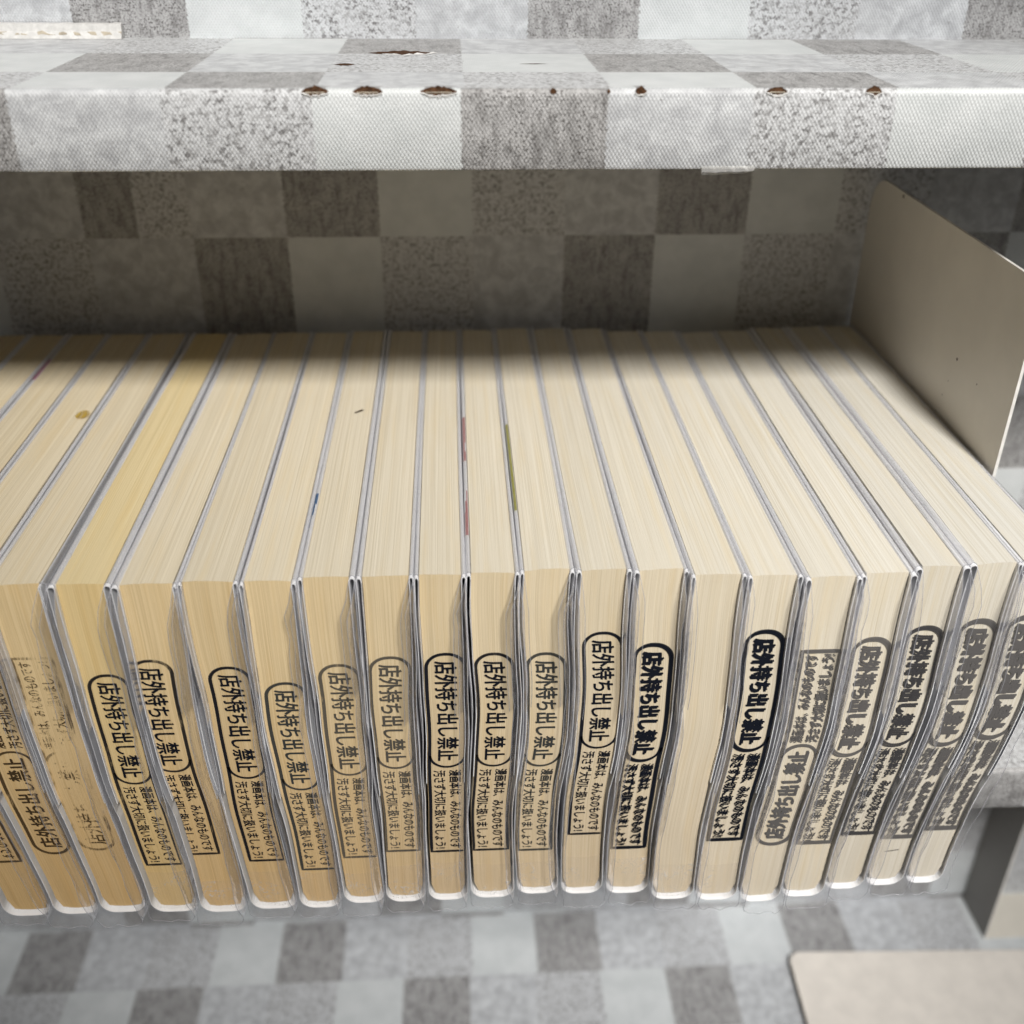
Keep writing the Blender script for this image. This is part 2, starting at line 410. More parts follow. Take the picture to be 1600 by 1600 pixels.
# torn white strip at the foot of the upper panel
rnd = random.Random(4)
vs, fs = [], []
n = 40
for i in range(n+1):
    x = -185+78*i/n
    top = UP_Z+4.6+0.35*mnoise.noise(Vector((x*0.3, 0, 0)))
    midz = UP_Z+2.3+0.9*mnoise.noise(Vector((x*0.35, 3, 0)))
    vs += [(x, 386.6, top), (x, 384.3, top-0.2), (x, 384.0+0.4*mnoise.noise(Vector((x*.8, 1, 2))), midz), (x, 382.6+1.0*mnoise.noise(Vector((x*0.5, 7, 0))), UP_Z+0.1), (x, 386.6, UP_Z+0.1)]
for i in range(n):
    for j in range(4): fs.append((i*5+j, i*5+j+1, i*5+j+6, i*5+j+5))
fs += [(4, 3, 2, 1, 0), tuple(n*5+j for j in range(5))]
t = link('torn_strip', mesh('torn_strip', vs, fs), None, [M_TORN]); tag(t, 'torn white board strip lying at the foot of the upper wall panel', 'paper strip')
b = mesh('ragged_edge', [(x, y, z) for i in range(n+1) for (x, y, z) in [(-185+78*i/n, 383.9, UP_Z+2.1+0.9*mnoise.noise(Vector(((-185+78*i/n)*0.35, 3, 0)))), (-185+78*i/n, 383.3, UP_Z+1.2+0.5*mnoise.noise(Vector(((-185+78*i/n)*0.6, 5, 0))))]],
         [(2*i, 2*i+2, 2*i+3, 2*i+1) for i in range(n)])
link('ragged_edge', b, t, [M_BOARD])

# tears in the upper shelf's paper
def lens(cx, cyy, w, h, n=14, seed=0):
    """ragged almond outline in (a, b)"""
    r = random.Random(seed); up_, dn = [], []
    for i in range(n+1):
        s = -1+2*i/n
        e = (1-abs(s)**1.7)
        up_.append((cx+w/2*s, cyy+h*0.5*e*(0.75+0.5*r.random())))
        dn.append((cx+w/2*s, cyy-h*0.5*e*(0.75+0.5*r.random())))
    return up_, dn
def nose_pt(x, s, lift=0.0):
    """s: arc length over the rounded front edge, 0 = middle of nose, + to the top"""
    r = 1.6+lift; a = pi/4 + s/1.6
    yy, zz = SH_F+1.6, UP_Z-1.6
    if a > pi/2: return (x, yy+(a-pi/2)*1.6, zz+r)
    if a < 0: return (x, yy-r, zz+a*1.6)
    return (x, yy-r*math.cos(a), zz+r*math.sin(a))
def add_tear(cx, w, h, s0, seed):
    r = random.Random(seed); n = max(6, int(w*2.2))
    top, bot = [], []
    for k in range(n+1):
        t = -1+2*k/n; e = (1-abs(t+0.25*(r.random()-0.5)*(1-abs(t)))**1.8)
        x = cx+w/2*t
        top.append((x, SH_F+0.45, UP_Z-0.55+h*0.62*max(0, e)*(0.8+0.35*r.random())))
        bot.append((x, SH_F-0.2+0.14*abs(t), UP_Z-0.75-h*0.42*max(0, e)*(0.5+0.7*r.random())))
    vs = top+bot; m_ = n+1
    o = link('tear', mesh('tear', vs, [(k, k+1, m_+k+1, m_+k) for k in range(n)]), up, [M_KRAFT_SHADE]); o.location = -up.location
    # hood of lifted paper behind the mouth, ragged lip below it, one corrugation showing inside
    hv = []
    for k, (x, y, z) in enumerate(top):
        t = -1+2*k/n
        hv += [(x, y-0.08, z+0.05), (x, y+1.6, lerp(z, UP_Z+0.02, 0.45)), (x+0.2*t, y+4.5, UP_Z+0.03)]
    link('lifted_paper', mesh('lifted_paper', hv, [(3*k+q, 3*k+q+1, 3*k+q+4, 3*k+q+3) for k in range(n) for q in (0, 1)]), o, [M_WALL], True)
    if w > 2.5:
        lv = []
        for (x, y, z) in bot: lv += [(x, y-0.03, z+0.12*r.random()), (x, y-0.25*r.random()-0.05, z-0.18), (x, y+0.02, z-0.35-0.5*r.random()**2)]
        link('torn_lip', mesh('torn_lip', lv, [(3*k+q, 3*k+q+1, 3*k+q+4, 3*k+q+3) for k in range(n) for q in (0, 1)]), o, [M_TORN])
    if w > 4:
        rv = []
        for k in range(9):
            t = -0.72+1.44*k/8; x = cx+w/2*t; b_ = UP_Z-0.62-0.1*h
            rv += [(x, SH_F-0.1, b_-0.16), (x, SH_F-0.22, b_), (x, SH_F-0.02, b_+0.16)]
        link('corrugation', mesh('corrugation', rv, [(3*k+q, 3*k+q+1, 3*k+q+4, 3*k+q+3) for k in range(8) for q in (0, 1)]), o, [M_BOARD])
for a in ((-33.8, 6.6, 2.1, 0.1, 1), (-20.7, 7.4, 2.0, 0.5, 2), (-3.0, 9.2, 1.9, 0.8, 3), (25.9, 1.7, 1.2, 0.9, 4), (48.2, 3.0, 1.9, 0.5, 5),
          (83.2, 5.4, 1.7, 0.7, 6), (108.3, 4.2, 2.0, 0.4, 7), (40, 0.8, 0.8, 0.9, 8)):
    add_tear(*a)
def add_top_tear(cx, cyy, w, h, seed):
    up_, dn = lens(cx, cyy, w, h, 18, seed)
    vs, fs = [], []
    for u, d in zip(up_, dn): vs += [(u[0], u[1], UP_Z+0.05), (d[0], d[1], UP_Z+0.05)]
    for k in range(len(up_)-1): fs.append((2*k, 2*k+1, 2*k+3, 2*k+2))
    o = link('tear', mesh('tear', vs, fs), up, [M_KRAFT_SHADE]); o.location = -up.location
    if w < 10: return
    r = random.Random(seed); lv, lf = [], []
    for k, (a, b) in enumerate(dn[4:]):
        lv += [(a, b-0.9, UP_Z+0.1), (a, b-0.2, UP_Z+0.15+0.45*r.random()**2), (a, b+1.2*r.random(), UP_Z+0.12)]
    for k in range(len(up_)-5):
        q = 3*k; lf += [(q, q+1, q+4, q+3), (q+1, q+2, q+5, q+4)]
    link('torn_lip', mesh('torn_lip', lv, lf), o, [M_TORN])
add_top_tear(-14.5, 350, 21, 10, 21); add_top_tear(-29.9, 325.2, 6, 4.4, 22); add_top_tear(24, 326.8, 8.5, 1.4, 23)
# scrap of clear tape under the front edge
vs = []
for i in range(9):
    x = 65.5+14*i/8
    d = 1.2*(1-i/8)**0.6*(0.7+0.5*rnd.random())
    vs += [(x, SH_F-0.15, UP_Z-TH+0.9), (x, SH_F-0.5-0.4*rnd.random(), UP_Z-TH-0.2-d*0.4), (x+0.3, SH_F+0.2*rnd.random(), UP_Z-TH-0.5-d)]
fs = []
for i in range(8):
    for j in range(2): q = 3*i+j; fs.append((q, q+1, q+4, q+3))
t = link('tape_scrap', mesh('tape_scrap', vs, fs), None, [M_TAPE]); tag(t, 'crumpled scrap of clear tape hanging from the upper shelf front edge', 'tape')

# ------------------------------------------------------------------ bookends
def rounded_rect(w, h, radii, n=8):
    """corner radii order: (0,0),(w,0),(w,h),(0,h)"""
    pts = []
    for (cx_, cy_, a0, r) in ((0, 0, pi, radii[0]), (w, 0, 1.5*pi, radii[1]), (w, h, 0, radii[2]), (0, h, 0.5*pi, radii[3])):
        ox = cx_+(r if cx_ == 0 else -r); oy = cy_+(r if cy_ == 0 else -r)
        if r <= 0: pts.append((cx_, cy_)); continue
        for i in range(n+1):
            a = a0+pi/2*i/n; pts.append((ox+r*math.cos(a), oy+r*math.sin(a)))
    return pts
def plate(name, outline, place, thick, M, parent, edgeM):
    """prism of a 2-D outline; place(a,b,t)->xyz; sides get the edge material"""
    bm = bmesh.new()
    f = [bm.verts.new(Vector(place(a, b, 0))*MM) for a, b in outline]
    g = [bm.verts.new(Vector(place(a, b, thick))*MM) for a, b in outline]
    bm.faces.new(f); bm.faces.new(g[::-1])
    n = len(f)
    for i in range(n):
        q = bm.faces.new((f[i], g[i], g[(i+1) % n], f[(i+1) % n])); q.material_index = 1
    bmesh.ops.recalc_face_normals(bm, faces=bm.faces[:])
    me = bpy.data.meshes.new(name); bm.to_mesh(me); bm.free()
    return link(name, me, parent, [M, edgeM])
BX = 169.6
be = empty('bookend', (BX, 356, 0.2)); tag(be, 'cream metal bookend standing upright at the end of the book row', 'bookend')
pl = plate('upright_plate', rounded_rect(139, 190, (0, 0, 13, 13)), lambda a, b, t: (t, a-69, b), 1.0, M_ENAMEL, be, M_EDGE)
plate('base_plate', rounded_rect(100, 120, (0, 0, 10, 10)), lambda a, b, t: (-b, a-50, t), 0.7, M_ENAMEL, be, M_EDGE)
for i, (yy, zz, r) in enumerate(((326.5, 152, 0.6), (331, 137, 0.3), (329, 143, 0.25), (333, 130, 0.25), (395, 189.6, 0.8), (310, 150, 0.3))):
    vs = [(-0.06, yy-356+r*math.cos(j*2*pi/7)*(1+.3*math.sin(3*j)), zz-1+r*math.sin(j*2*pi/7)) for j in range(7)]
    link('chip', mesh('chip', vs, [tuple(range(7))]), be, [M_CHIP])

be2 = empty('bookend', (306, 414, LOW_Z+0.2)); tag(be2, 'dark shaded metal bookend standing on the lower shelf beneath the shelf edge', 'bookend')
plate('upright_plate', rounded_rect(33, 190, (0, 0, 13, 3)), lambda a, b, t: (t, a-17, b), 1.0, M_ENAMEL_SHADED, be2, M_EDGE)
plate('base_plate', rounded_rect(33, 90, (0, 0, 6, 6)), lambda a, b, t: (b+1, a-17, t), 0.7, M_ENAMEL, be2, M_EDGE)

# cream cards on the lower shelf
def card(name, label, outline, z0, z1):
    o = plate(name, outline, lambda a, b, t: (a, b, z0+t), z1-z0, M_CARD, None, M_CHIP)
    tag(o, label, 'card')
    return o
def shift(pts, dx, dy, rot):
    c_, s_ = math.cos(rot), math.sin(rot)
    return [(dx+a*c_-b*s_, dy+a*s_+b*c_) for a, b in pts]
ragged = rounded_rect(210, 118, (3, 0, 1, 7))
card('cream_card', 'cream card with one rounded corner lying on the lower shelf', shift(ragged, 181, 272, -0.035), LOW_Z+0.2, LOW_Z+5)
# ------------------------------------------------------------------ books
# name: front Y, top x, top width, base x, base width, paper tint, z lift of the fore-edge
BK = [
 ('W', 236.8, -181.5, 12.4, -171.5, 12.0), ('X', 236.8, -166.0, 12.2, -157.0, 12.0), ('Y', 236.8, -150.0, 12.8, -140.5, 12.4), ('Z', 236.8, -134.0, 13.2, -125.3, 12.3),
 ('A', 236.8, -117.6, 13.3, -110.4, 13.0), ('B', 236.2, -100.2, 12.4, -94.0, 12.4), ('C', 235.4, -82.8, 13.9, -78.2, 12.4), ('D', 235.9, -66.9, 13.3, -62.2, 12.6),
 ('E', 235.6, -51.2, 12.3, -47.2, 11.3), ('F', 236.8, -35.9, 12.1, -33.2, 11.5), ('G', 236.7, -20.1, 12.4, -19.9, 11.1), ('H', 236.7, -5.5, 11.3, -6.0, 10.8),
 ('I', 237.0, 8.8, 11.7, 8.6, 12.0), ('J', 237.9, 23.5, 12.2, 23.2, 11.8), ('K', 237.2, 39.0, 12.1, 37.7, 11.8), ('L', 236.7, 54.5, 12.0, 52.7, 12.4),
 ('M', 233.6, 69.5, 12.5, 67.2, 12.6), ('N', 232.6, 84.6, 12.2, 81.5, 12.4), ('O', 231.3, 100.2, 12.3, 95.6, 11.8), ('P', 232.6, 115.6, 11.8, 110.2, 12.2),
 ('Q', 235.0, 131.7, 10.9, 125.0, 11.2), ('R', 235.9, 147.4, 11.2, 138.9, 10.9), ('S', 236.2, 161.6, 12.0, 152.6, 10.9)]
# stamp: z top, z bottom, x shift, ink (rgb, strength), flip, list of doubling offsets (mm), extra width
INK_K = (0.010, 0.012, 0.018); INK_G = (0.05, 0.052, 0.05); INK_B = (0.07, 0.045, 0.022); INK_S = (0.125, 0.118, 0.114); INK_L = (0.10, 0.09, 0.075)
ST = {
 'Y': (101, 24, -1.0, INK_B, 0.75, 0, ()), 'Z': (106, 27, 0.6, INK_B, 0.7, 1, ()), 'A': (104, 28, -1.0, INK_B, 0.30, 1, ()),
 'B': (97.7, 20.9, 0.6, INK_K, 0.80, 0, ()), 'C': (103.0, 25.9, -3.3, INK_K, 0.74, 0, ()), 'D': (99.5, 21.4, 0.9, INK_K, 0.92, 0, ()),
 'E': (93.6, 16.9, 0.9, INK_G, 0.86, 0, ()), 'F': (98.6, 20.4, 0.6, INK_L, 0.72, 0, ()), 'G': (100.9, 22.6, -0.2, INK_L, 0.82, 0, ()),
 'H': (101.6, 21.7, 0.6, INK_K, 1.0, 0, ()), 'I': (101.0, 21.4, -0.1, INK_K, 0.86, 0, ()), 'J': (99.9, 19.6, -0.3, INK_G, 0.80, 0, ()),
 'K': (107.2, 26.8, 0.9, INK_K, 0.98, 0, ()), 'L': (102.7, 20.1, -0.6, INK_K, 0.96, 0, ((0.35, 0.5),)),
 'N': (109.4, 26.7, 0.1, INK_K, 0.98, 0, ((0.35, 0.6),)), 'O': (103.6, 25.9, 0.6, INK_S, 0.72, 1, ((0.3, -0.5),)),
 'P': (105.6, 23.7, 0.2, INK_S, 0.70, 0, ((0.35, 0.8),)), 'Q': (107.3, 24.5, -0.1, (0.055, 0.053, 0.055), 0.82, 0, ((0.4, 0.8),)),
 'R': (108.4, 21.1, 0.2, INK_S, 0.74, 0, ((0.4, 1.0), (0.2, 0.5))), 'S': (109, 24, 0.2, INK_S, 0.78, 0, ((0.4, 1.2), (0.2, 0.6)))}
TINT = {}
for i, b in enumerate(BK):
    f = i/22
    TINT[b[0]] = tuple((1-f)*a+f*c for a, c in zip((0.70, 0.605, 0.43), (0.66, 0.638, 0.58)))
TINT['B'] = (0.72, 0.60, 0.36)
WIG = dict(B=0.35, C=-0.5, D=0.8, E=-0.4, F=0.5, G=-0.4, H=0.3, I=1.1, J=1.5, K=1.1, L=0.9, M=0.9, N=0.8, O=0.6, P=0.6, Q=0.7, R=0.9, S=0.9)
LAB = {
 'W': 'cream paperback at the cut-off far end of the row, two before the pink marked one',
 'X': 'cream paperback between the cut-off end book of the row and the pink marked one',
 'Y': 'cream paperback whose white jacket fold carries a small pink mark',
 'Z': 'tan paperback with a round yellow stain on its top page edges',
 'A': 'tan paperback with a barely readable brown stamp, the faintest, beside the yellowest book',
 'B': 'deep yellow paperback, the yellowest of the row, beside a wide white fold',
 'C': 'paperback whose stamp runs off one side, right after the yellowest book',
 'D': 'paperback with bold black stamp whose lower frame ends at the plastic, two after the yellowest',
 'E': 'paperback whose dark grey stamp sits lowest of the whole row',
 'F': 'paperback with a light grey stamp and a blue mark on its jacket fold',
 'G': 'paperback with a pale grey straight stamp, beside the one with a blue mark',
 'H': 'paperback with the crispest black bold stamp, standing straight in the middle',
 'I': 'paperback with a black wavy stamp and red marks along its jacket fold',
 'J': 'paperback with a grey wavy stamp and an olive green mark on its jacket fold',
 'K': 'paperback with a sharp black stamp set high, beside the olive marked one',
 'L': 'paperback with a blurred black double stamp, just before the book without any stamp',
 'M': 'paperback with bare page edges, the only one without any stamp',
 'N': 'paperback with a high black double printed stamp, just after the book without a stamp',
 'O': 'pale paperback with a grey upside down stamp among upright ones',
 'P': 'pale paperback with smudged grey stamp, right after the grey upside down one',
 'Q': 'pale paperback with heavy smeared black stamp, fourth from the bookend',
 'R': 'pale paperback with a smeared grey stamp and a stray dash under it',
 'S': 'palest paperback, last of the row, leaning against the bookend'}
LAB['Q'] = 'pale paperback with heavy smeared black stamp, third from the bookend'

def sstep(t): t = max(0, min(1, t)); return t*t*(3-2*t)
HB, DB = 128.0, 182.0
def hfan(z):
    """0 at the spine, 1 at the fore-edge: most of the fanning happens low down"""
    t = max(0.0, min(1.0, z/HB))
    return 0.72*sstep(t/0.62)+0.28*t
class Book:
    def __init__(s, i):
        s.key, s.Y, s.xt, s.wt, s.xb, s.wb = BK[i]
        s.r = random.Random(100+i)
        s.wig = WIG.get(s.key, 0.4)
        pr = BK[i-1] if i else None; nx = BK[i+1] if i < len(BK)-1 else None
        def gap(o, sg):
            if o is None: return (1.7, 1.1)
            t = (abs(o[2]-s.xt)-(o[3]+s.wt)/2)/2; b = (abs(o[4]-s.xb)-(o[5]+s.wb)/2)/2
            return (max(0.9, t), max(0.55, b))
        s.gL, s.gR = gap(pr, -1), gap(nx, 1)
        if s.key == 'S': s.gR = (1.3, 1.0)
        s.ph = s.r.uniform(0, 6.28); s.ya = s.r.uniform(-0.35, 0.35)
        s.fold = {}
        for sd in (-1, 1): s.fold[sd] = (s.r.uniform(0.04, 0.16), s.r.uniform(0.8, 0.93))
        if s.key == 'B': s.fold[-1] = (0.06, 0.88)
        if s.key == 'A': s.fold[1] = (0.1, 0.3)
    def cx(s, z):
        t = max(0, min(1, z/HB))
        w = s.wig*math.sin((z-55)/88*2*pi*0.85)*math.sin(pi*min(1, max(0, z/HB)))**0.7
        w += 0.13*math.sin(z*0.21+s.ph)*math.sin(pi*min(1, max(0, z/HB)))
        return lerp(s.xb, s.xt, hfan(z))-s.xb+w
    def hw(s, z): return lerp(s.wb, s.wt, sstep(z/HB))/2
    def g(s, sd, z):
        a = s.gL if sd < 0 else s.gR
        return lerp(a[1], a[0], sstep((z-35)/40))
    def wy(s, y, z):
        t = y/DB
        k = max(0, min(1, z/HB))
        return k*(s.ya*math.sin(pi*t)+0.3*s.ya*math.sin(5*t+s.ph))
    def pt(s, u, y, z, zadd=0.0):
        """u: x from the centre line"""
        return (s.cx(z)+u+s.wy(y, z), y, z+zadd)

def page_block(b, root):
    vs, fs, uv, front_tan_shade = [], [], [], []
    idx = {}
    nx, nz = 8, 30; ny = 24
    ZB = 1.9
    def corner(z):   # page block rounds slightly at the spine corners
        return 1.0-0.22*max(0, 1-(z-ZB)/3.0)**2
    r = b.r; e1, e2 = r.uniform(-0.25, 0.25), r.uniform(0.15, 0.5)
    smile = b.r.uniform(0.5, 1.1)
    def add(ix, iy, iz, uvv):
        key = (ix, iy, iz, uvv[2])
        if key in idx: return idx[key]
        z = lerp(ZB, HB-0.2, iz/nz); y = DB*iy/ny; s_ = -1+2*ix/nx
        u = s_*b.hw(z)*corner(z)
        zz = z+smile*s_*s_*max(0, 1-z/12)
        if iz == nz: zz = z+e1*s_+e2*(1-s_*s_)*0.7-0.12*mnoise.noise(Vector((s_*2, y*0.04, b.ph)))
        yy = y
        if iy == 0: yy = y+0.22*mnoise.noise(Vector((s_*2.5, z*0.06, b.ph)))
        p = b.pt(u, yy, z); p = (p[0], p[1], zz)
        idx[key] = len(vs); vs.append(p); uv.append((uvv[0], uvv[1]))
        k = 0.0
        if uvv[2] == 'f': k = FRONT_TAN_SHADE
        front_tan_shade.append(k)
        return idx[key]
    FRONT_TAN_SHADE = lerp(1.15, 0.18, sstep([q[0] for q in BK].index(b.key)/22*1.15-0.15))  # tan and painted shade of the page front, strongest on the left books
    if b.key == 'B': FRONT_TAN_SHADE = 0.62
    def U(ix): return (-1+2*ix/nx)*b.wt/2
    for ix in range(nx):
        for iz in range(nz):
            q = [(ix, 0, iz), (ix+1, 0, iz), (ix+1, 0, iz+1), (ix, 0, iz+1)]
            fs.append(tuple(add(*k, (U(k[0]), -k[2]/nz*HB, 'f')) for k in q))
            q = [(ix, ny, iz), (ix, ny, iz+1), (ix+1, ny, iz+1), (ix+1, ny, iz)]
            fs.append(tuple(add(*k, (U(k[0]), 400+k[2]/nz*HB, 'b')) for k in q))
        for iy in range(ny):
            q = [(ix, iy, nz), (ix+1, iy, nz), (ix+1, iy+1, nz), (ix, iy+1, nz)]
            fs.append(tuple(add(*k, (U(k[0]), k[1]/ny*DB, 't')) for k in q))
            q = [(ix, iy, 0), (ix, iy+1, 0), (ix+1, iy+1, 0), (ix+1, iy, 0)]
            fs.append(tuple(add(*k, (U(k[0]), -600-k[1]/ny*DB, 'd')) for k in q))
    for ix in (0, nx):
        for iz in range(nz):
            for iy in range(ny):
                q = [(ix, iy, iz), (ix, iy, iz+1), (ix, iy+1, iz+1), (ix, iy+1, iz)]
                if ix: q = q[::-1]
                fs.append(tuple(add(*k, (20+k[1]*0.1, k[2], 's%d' % ix)) for k in q))
    me = mesh('page_block', vs, fs, uv)
    at = me.attributes.new('front_tan_shade', 'FLOAT', 'POINT')
    for i, a in enumerate(front_tan_shade): at.data[i].value = a
    o = link('page_block', me, root, [M_PAGE])
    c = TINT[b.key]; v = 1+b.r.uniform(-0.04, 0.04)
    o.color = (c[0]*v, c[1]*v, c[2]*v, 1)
    return o

def upath(b, frac_in, frac_out, z_in, ztop, zbot, rc, dz=0.0):
    """cross-section of a U round the book: list of (u, z), from inside the left flap round the spine to inside the right one"""
    side = {}
    for sd in (-1, 1):
        fi, fo = frac_in[sd], frac_out[sd]
        P = []
        zs = [z_in+(ztop-1.0-z_in)*k/9 for k in range(10)]
        for z in zs: P.append((sd*(b.hw(z)+fi*b.g(sd, z)), z))
        # fold over the fore-edge
        zf = ztop-0.8
        a_, c_ = b.hw(zf)+fi*b.g(sd, zf), b.hw(zf)+fo*b.g(sd, zf)
        for k in range(1, 6):
            th = pi-pi*k/6
            P.append((sd*((a_+c_)/2+(c_-a_)/2*math.cos(th)), zf+0.8*math.sin(th)))
        n = 26
        for k in range(n+1):
            z = lerp(zf, zbot+rc, k/n)
            kink = 1.0 if z > z_in else lerp(1.0, 0.72, sstep((z_in-z)/6))
            P.append((sd*(b.hw(z)+fo*kink*b.g(sd, z)), z))
        u0 = abs(P[-1][0])
        for k in range(1, 6):
            th = pi/2*k/6
            P.append((sd*(u0-rc+rc*math.cos(th)), zbot+rc-rc*math.sin(th)))
        side[sd] = P
    L, R = side[-1], side[1]
    span = [(lerp(L[-1][0]-(-rc*0), R[-1][0], k/5), zbot) for k in range(1, 5)]
    return L+span+R[::-1]

def jacket(b, root):
    fi = {s: b.fold[s][0] for s in (-1, 1)}; fo = {s: b.fold[s][1] for s in (-1, 1)}
    zin = 51+b.r.uniform(-3, 4)
    path = upath(b, fi, fo, zin, HB+b.r.uniform(-0.6, 0.1), 0.45, 4.6)
    t = 0.21
    ny = 30
    ys = [-1.25]+[DB*k/(ny-2) for k in range(ny-1)]+[DB+1.6]
    n = len(path)
    # offset polyline
    nor = []
    for i in range(n):
        a = path[max(0, i-1)]; c = path[min(n-1, i+1)]
        dx, dz = c[0]-a[0], c[1]-a[1]; l = math.hypot(dx, dz) or 1
        nor.append((-dz/l, dx/l))
    vs, fs, mi = [], [], []
    ph = b.r.uniform(0, 6)
    for y in ys:
        for sgn in (-0.5, 0.5):
            for (u, z), (nx_, nz_) in zip(path, nor):
                z2 = z+sgn*t*nz_; 
                p = b.pt(u+sgn*t*nx_, y, z); vs.append((p[0], y, max(0.22, z2)))
    m_ = 2*n
    pr = PRINTS.get(b.key, ())
    for j in range(len(ys)-1):
        ymid = (ys[j]+ys[j+1])/2
        for lay in (0, 1):
            for i in range(n-1):
                q = j*m_+lay*n+i; f = (q, q+1, q+m_+1, q+m_)
                fs.append(f if lay else f[::-1])
                k = 0
                for (sd, y0, y1, c) in pr:
                    if y0 <= ymid <= y1 and path[i][1] > HB-2.5 and (path[i][0] < 0) == (sd < 0) and mnoise.noise(Vector((ymid*0.11, i*0.3, len(c)+0.5))) > -0.5 and 11 <= min(i, n-1-i) <= 13: k = 1+[p[3] for p in pr].index(c)
                mi.append(k)
    for j in (0, len(ys)-1):
        for i in range(n-1):
            q = j*m_+i; f = (q, q+n, q+n+1, q+1); fs.append(f if j == 0 else f[::-1]); mi.append(0)
    for i in (0, n-1):
        for j in range(len(ys)-1):
            q = j*m_+i; fs.append((q, q+m_, q+m_+n, q+n)); mi.append(0)
    me = mesh('dust_jacket', vs, fs, None, mi)
    o = link('dust_jacket', me, root, [M_JACKET]+[PRINT[p[3]] for p in pr])
    return o
PRINTS = {'Y': ((-1, 138, 156, 'pink'),), 'F': ((-1, 24, 46, 'blue'),), 'I': ((-1, 20, 44, 'red'), (-1, 66, 100, 'red')), 'J': ((-1, 34, 88, 'olive'),)}

def sleeve(b, root):
    r = b.r
    fi = {s: 0.08 for s in (-1, 1)}; fo = {s: 0.98 for s in (-1, 1)}
    path = upath(b, fi, fo, 84+r.uniform(-6, 8), HB+0.35, 0.12, 3.0)
    n = len(path)
    rows = 7; ov = r.uniform(4.2, 6.2)
    ysb = [0.0, 20, 45, 70, 95, 120, 150, DB, DB+4]
    ki = [q[0] for q in BK].index(b.key)
    fl = {1: -r.uniform(2.0, 3.4) if ki < 14 else r.uniform(-0.6, 0.4), -1: r.uniform(-0.7, 0.3) if ki < 13 else -r.uniform(0.6, 1.8)}; ph = r.uniform(0, 6)
    vs, fs = [], []
    cols = []
    for k in range(rows, 0, -1): cols.append(('f', k/rows))
    for y in ysb: cols.append(('b', y))
    for kind, v in cols:
        for i, (u, z) in enumerate(path):
            sd = 1 if u > 0 else -1
            if kind == 'f':
                reach = ov*min(1.0, max(0.02, (HB+0.3-z)/7.0))**0.8*(1+0.10*math.sin(z*0.13+ph)+0.06*math.sin(u*1.1+z*0.37+3*ph))
                y = -v*reach
                q = v*v
                wav = 0.16*math.sin(z*0.11+ph+sd)+0.08*math.sin(z*0.31+2*ph)
                bend = sstep((v*reach-2.1)/max(0.5, ov-2.1))
                du = (bend*fl[sd]+q*wav)*min(1, (HB-z)/9+0.05)*min(1, z/9) if z < HB else 0
                dz = -0.0
                zz = z+((0.35*math.sin(u*0.9+ph)+0.2*math.sin(u*2.3+2*ph))*q if z < 1 else 0)
                zz = max(0.1, zz) if False else zz
                p = b.pt(u+sd*du*0.9, y, z); vs.append((p[0], y, zz))
            else:
                p = b.pt(u, v, z); vs.append((p[0], v, max(0.08, z)))
    for j in range(len(cols)-1):
        for i in range(n-1):
            q = j*n+i; fs.append((q, q+1, q+n+1, q+n))
    o = link('plastic_sleeve', mesh('plastic_sleeve', vs, fs), root, [M_FILM], True)
    if 'B' <= b.key <= 'N':   # tuck of film across the foot of the pages, scuffs and glints painted on
        zt = r.uniform(13, 19); tv, tf = [], []
        for jz in range(9):
            z = 1.5+(zt-1.5)*jz/8
            for jx in range(9):
                s_ = -1+jx/4; p = b.pt(s_*(b.hw(z)-0.2), 0, z)
                tv.append((p[0], -0.55-0.5*(1-s_*s_)*(1-jz/10)-0.12*math.sin(z*0.7+3*s_+ph), z-0.5*(1-s_*s_)*(jz == 8)))
        for jz in range(8):
            for jx in range(8): q = jz*9+jx; tf.append((q, q+1, q+10, q+9))
        link('tuck_flap', mesh('tuck_flap', tv, tf), o, [M_SCUFF_GLINT], True)
    # welded rim along the front edge
    rv, rf = [], []
    rad = 0.1
    for i in range(n):
        p = Vector(vs[i]); a = Vector(vs[max(0, i-1)]); c = Vector(vs[min(n-1, i+1)])
        tng = (c-a).normalized(); s1 = tng.cross(Vector((0, 1, 0)))
        s1 = s1.normalized() if s1.length > 1e-4 else Vector((1, 0, 0)); s2 = tng.cross(s1).normalized()
        for k in range(5):
            a_ = 2*pi*k/5; rv.append(tuple(p+s1*rad*math.cos(a_)+s2*rad*math.sin(a_)))
    for i in range(n-1):
        for k in range(5): rf.append((i*5+k, i*5+(k+1) % 5, (i+1)*5+(k+1) % 5, (i+1)*5+k))
    link('rim', mesh('rim', rv, rf), o, [M_RIM], True)
    return o

# ---- the rubber stamp: drawn flat once (a along the stamp 0..80, w across, 11 wide), then bent onto each page block
def text_mesh(body, size, offset, sx=1.0):
    c = bpy.data.curves.new('lettering', 'FONT'); c.body = body; c.size = size; c.offset = offset
    c.resolution_u = 3
    o = bpy.data.objects.new('lettering', c); COL.objects.link(o)
    dg = bpy.context.evaluated_depsgraph_get()
    me = bpy.data.meshes.new_from_object(o.evaluated_get(dg))
    v = [(p.co.x*sx, p.co.y) for p in me.vertices]; f = [tuple(p.vertices) for p in me.polygons]
    bpy.data.objects.remove(o); bpy.data.curves.remove(c); bpy.data.meshes.remove(me)
    return v, f
def fit(v, a0, a1, w0, w1):
    xs = [p[0] for p in v]; ys = [p[1] for p in v]
    return [(a0+(p[0]-min(xs))/(max(xs)-min(xs))*(a1-a0), w0+(p[1]-min(ys))/(max(ys)-min(ys))*(w1-w0)) for p in v]
BOLD = 0.0
